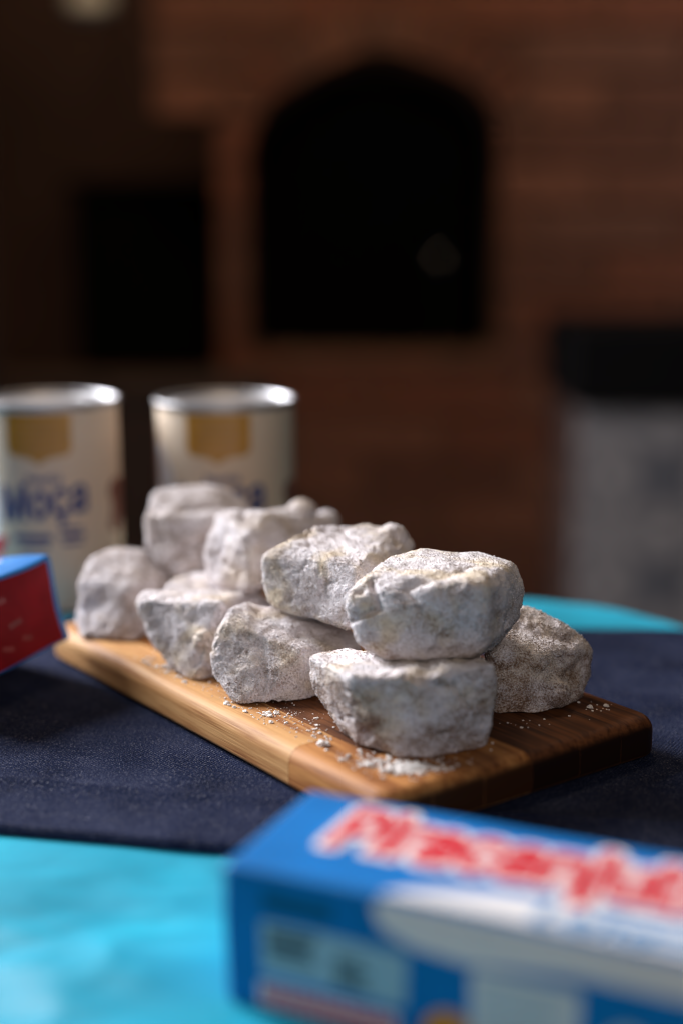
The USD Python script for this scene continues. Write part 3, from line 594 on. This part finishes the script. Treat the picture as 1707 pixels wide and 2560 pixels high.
def top_print(poly, H, k, f): return loc(extrude(poly, 0.1, 2.5), lambda v: f(np.stack([v[:, 0], v[:, 1], H + 0.06 + 0.12 * k + v[:, 2]], 1)))
def front_print(poly, k, f):
    m = loc(extrude(poly, 0.1, 2.5), lambda v: f(np.stack([v[:, 0], -0.06 - 0.12 * k - v[:, 2], v[:, 1]], 1))); return m
# near carton: corner, direction
FB = np.array([-29.0, 321.0, 0.0]); FA = -24.0; L, D, H = 135.0, 50.0, 37.0
near = thing('milk_carton', FB, FA, 'large blurred blue carton with red lettering in the near right corner', 'carton')
f = pillow(L, D, H, 3, 1.1)
part('box', loc(carton_mesh(L, D, H), f), M_blue, near, smooth=40)
wd = text_poly('Piracanjuba', 15.0, True, 0.0, 0.65); b_ = wd.bounds
wd = affinity.scale(wd, 102.0 / (b_[2] - b_[0]), 1.5, origin=(0, 0)); b_ = wd.bounds; wd = affinity.translate(wd, 18 - b_[0], 19.5)
part('letter_outline', top_print(wd.buffer(2.0).intersection(sbox(2, 2, L - 1, D - 2)), H, 1, f), M_whiteprint, near)
part('lettering', top_print(wd.intersection(sbox(2, 2, L - 1, D - 2)), H, 2, f), M_letter, near)
sw = Polygon([(41, 0.9), (46, 4.5), (54, 7.5), (66, 10.5), (80, 12.5), (L - 1.2, 14), (L - 1.2, 0.9)])
part('white_band', top_print(sw, H, 0, f), M_whiteprint, near)
sf = Polygon([(41, H - 1.0), (39.5, H - 3.5), (42, H - 8), (50, H - 11), (63, H - 12.5), (86, H - 10), (L - 1.2, H - 10.5), (L - 1.2, H - 1.0)])
part('white_band', front_print(sf, 0, f), M_whiteprint, near)
sc = text_poly('Leite', 8.5, True, 0.2); sc = place(sc, 90, 6.5)
part('blue_script', top_print(unary_union([sc, sbox(102, 7.5, 124, 9.6), sbox(102, 3, 120, 5.2)]), H, 3, f), M_blueprint, near)
part('info_panel', front_print(sbox(10.5, 10.5, 48.5, 24).buffer(-1).buffer(1), 0, f), M_greyblue, near)
tx = [sbox(12 + (k % 2) * 0.6, 21.2 - 2.1 * k, 25 - (k % 3), 22.6 - 2.1 * k) for k in range(4)] + [sbox(30, 18 - 2.1 * k, 37 + (k % 2) * 2, 19.3 - 2.1 * k) for k in range(4)]
part('panel_print', front_print(unary_union(tx), 1, f), M_darkprint, near)
part('dark_patch', front_print(sbox(11, 27, 29, 31.5), 0, f), plain('dark_blue_print', (0.0, 0.075, 0.20), 0.4), near)
part('red_strip', front_print(sbox(10, 2.4, 46, 7.6).buffer(0.6), 0, f), M_palegrey, near)
part('strip_print', front_print(unary_union([sbox(10.8 + 3.2 * k, 2.9, 10.8 + 3.2 * k + 2.4, 7.0) for k in range(11)]), 1, f), M_letter, near)
part('info_panel', front_print(sbox(64, 1.6, 89, 24).buffer(-2).buffer(2), 0, f), M_palegrey, near)
part('panel_print', front_print(unary_union([sbox(66, 20.5 - 2.4 * k, 87 - (k % 3) * 2, 21.4 - 2.4 * k) for k in range(8)]), 1, f), M_greyblue, near)
part('orange_patch', front_print(Point(59, 6.0).buffer(6.5).intersection(sbox(50, 1.2, 63.5, 12.5)), 0, f), M_orange, near)
part('info_panel', front_print(unary_union([Point(100, 12).buffer(6), Point(120, 9).buffer(8)]).intersection(sbox(60, 1.4, L - 2, 22)), 0, f), M_greyblue, near)

# red-sided packet leaning on the board's left edge
Q = G(165, 1467, 20.0)                              # its lower right edge rests on the rim of the board
PL, PD, PH = 70.0, 50.0, 36.0
a = np.array([-math.cos(math.radians(58)), -math.sin(math.radians(58)), 0.0]); bdir = np.array([a[1], -a[0], 0.0])
ph = math.radians(12); Rm = np.array([[math.cos(ph), 0, -math.sin(ph)], [0, 1, 0], [math.sin(ph), 0, math.cos(ph)]])
a, bdir, cdir = Rm @ a, Rm @ bdir, Rm @ np.array([0, 0, 1.0])
pk = thing('red_blue_packet', (Q[0], Q[1], DT + 0.1), 0, 'small blue packet with a deep red side, tilted against the left end of the board', 'packet')
f2 = pillow(PL, PD, PH, 8, 2.6)
def to_pk(v): v = f2(v); return (v[:, :1] * a + v[:, 1:2] * bdir + v[:, 2:3] * cdir) + (Q - np.array([Q[0], Q[1], DT + 0.1]))
def fixed(m): trimesh.repair.fix_normals(m); return m
part('box', fixed(loc(carton_mesh(PL, PD, PH), to_pk)), M_blue, pk, smooth=40)
def pk_front(poly, k): return fixed(loc(extrude(poly, 0.1, 2.0), lambda v: to_pk(np.stack([v[:, 0], -0.06 - 0.12 * k - v[:, 2], v[:, 1]], 1))))
def pk_top(poly, k): return fixed(loc(extrude(poly, 0.1, 2.0), lambda v: to_pk(np.stack([v[:, 0], v[:, 1], PH + 0.06 + 0.12 * k + v[:, 2]], 1))))
part('red_side', pk_front(sbox(3.6, 1.4, PL - 2, PH - 1.6).buffer(-1).buffer(1), 0), M_wine, pk)
part('side_print', pk_front(unary_union([affinity.rotate(sbox(20 + 12 * k, 8, 26 + 12 * k, 10), 20) for k in range(4)] + [sbox(24, 16, 32, 18), sbox(44, 20, 54, 22.5), sbox(30, 26, 36, 28)]), 1), M_winepale, pk)
part('top_print', pk_top(unary_union([Point(11, 24).buffer(4.2), Point(26, 13).buffer(3.4), Point(46, 22).buffer(6)]), 0), M_whiteprint, pk)
part('top_print', pk_top(unary_union([Point(11, 23.5).buffer(2.6), Point(33, 32).buffer(3)]), 1), M_orange, pk)
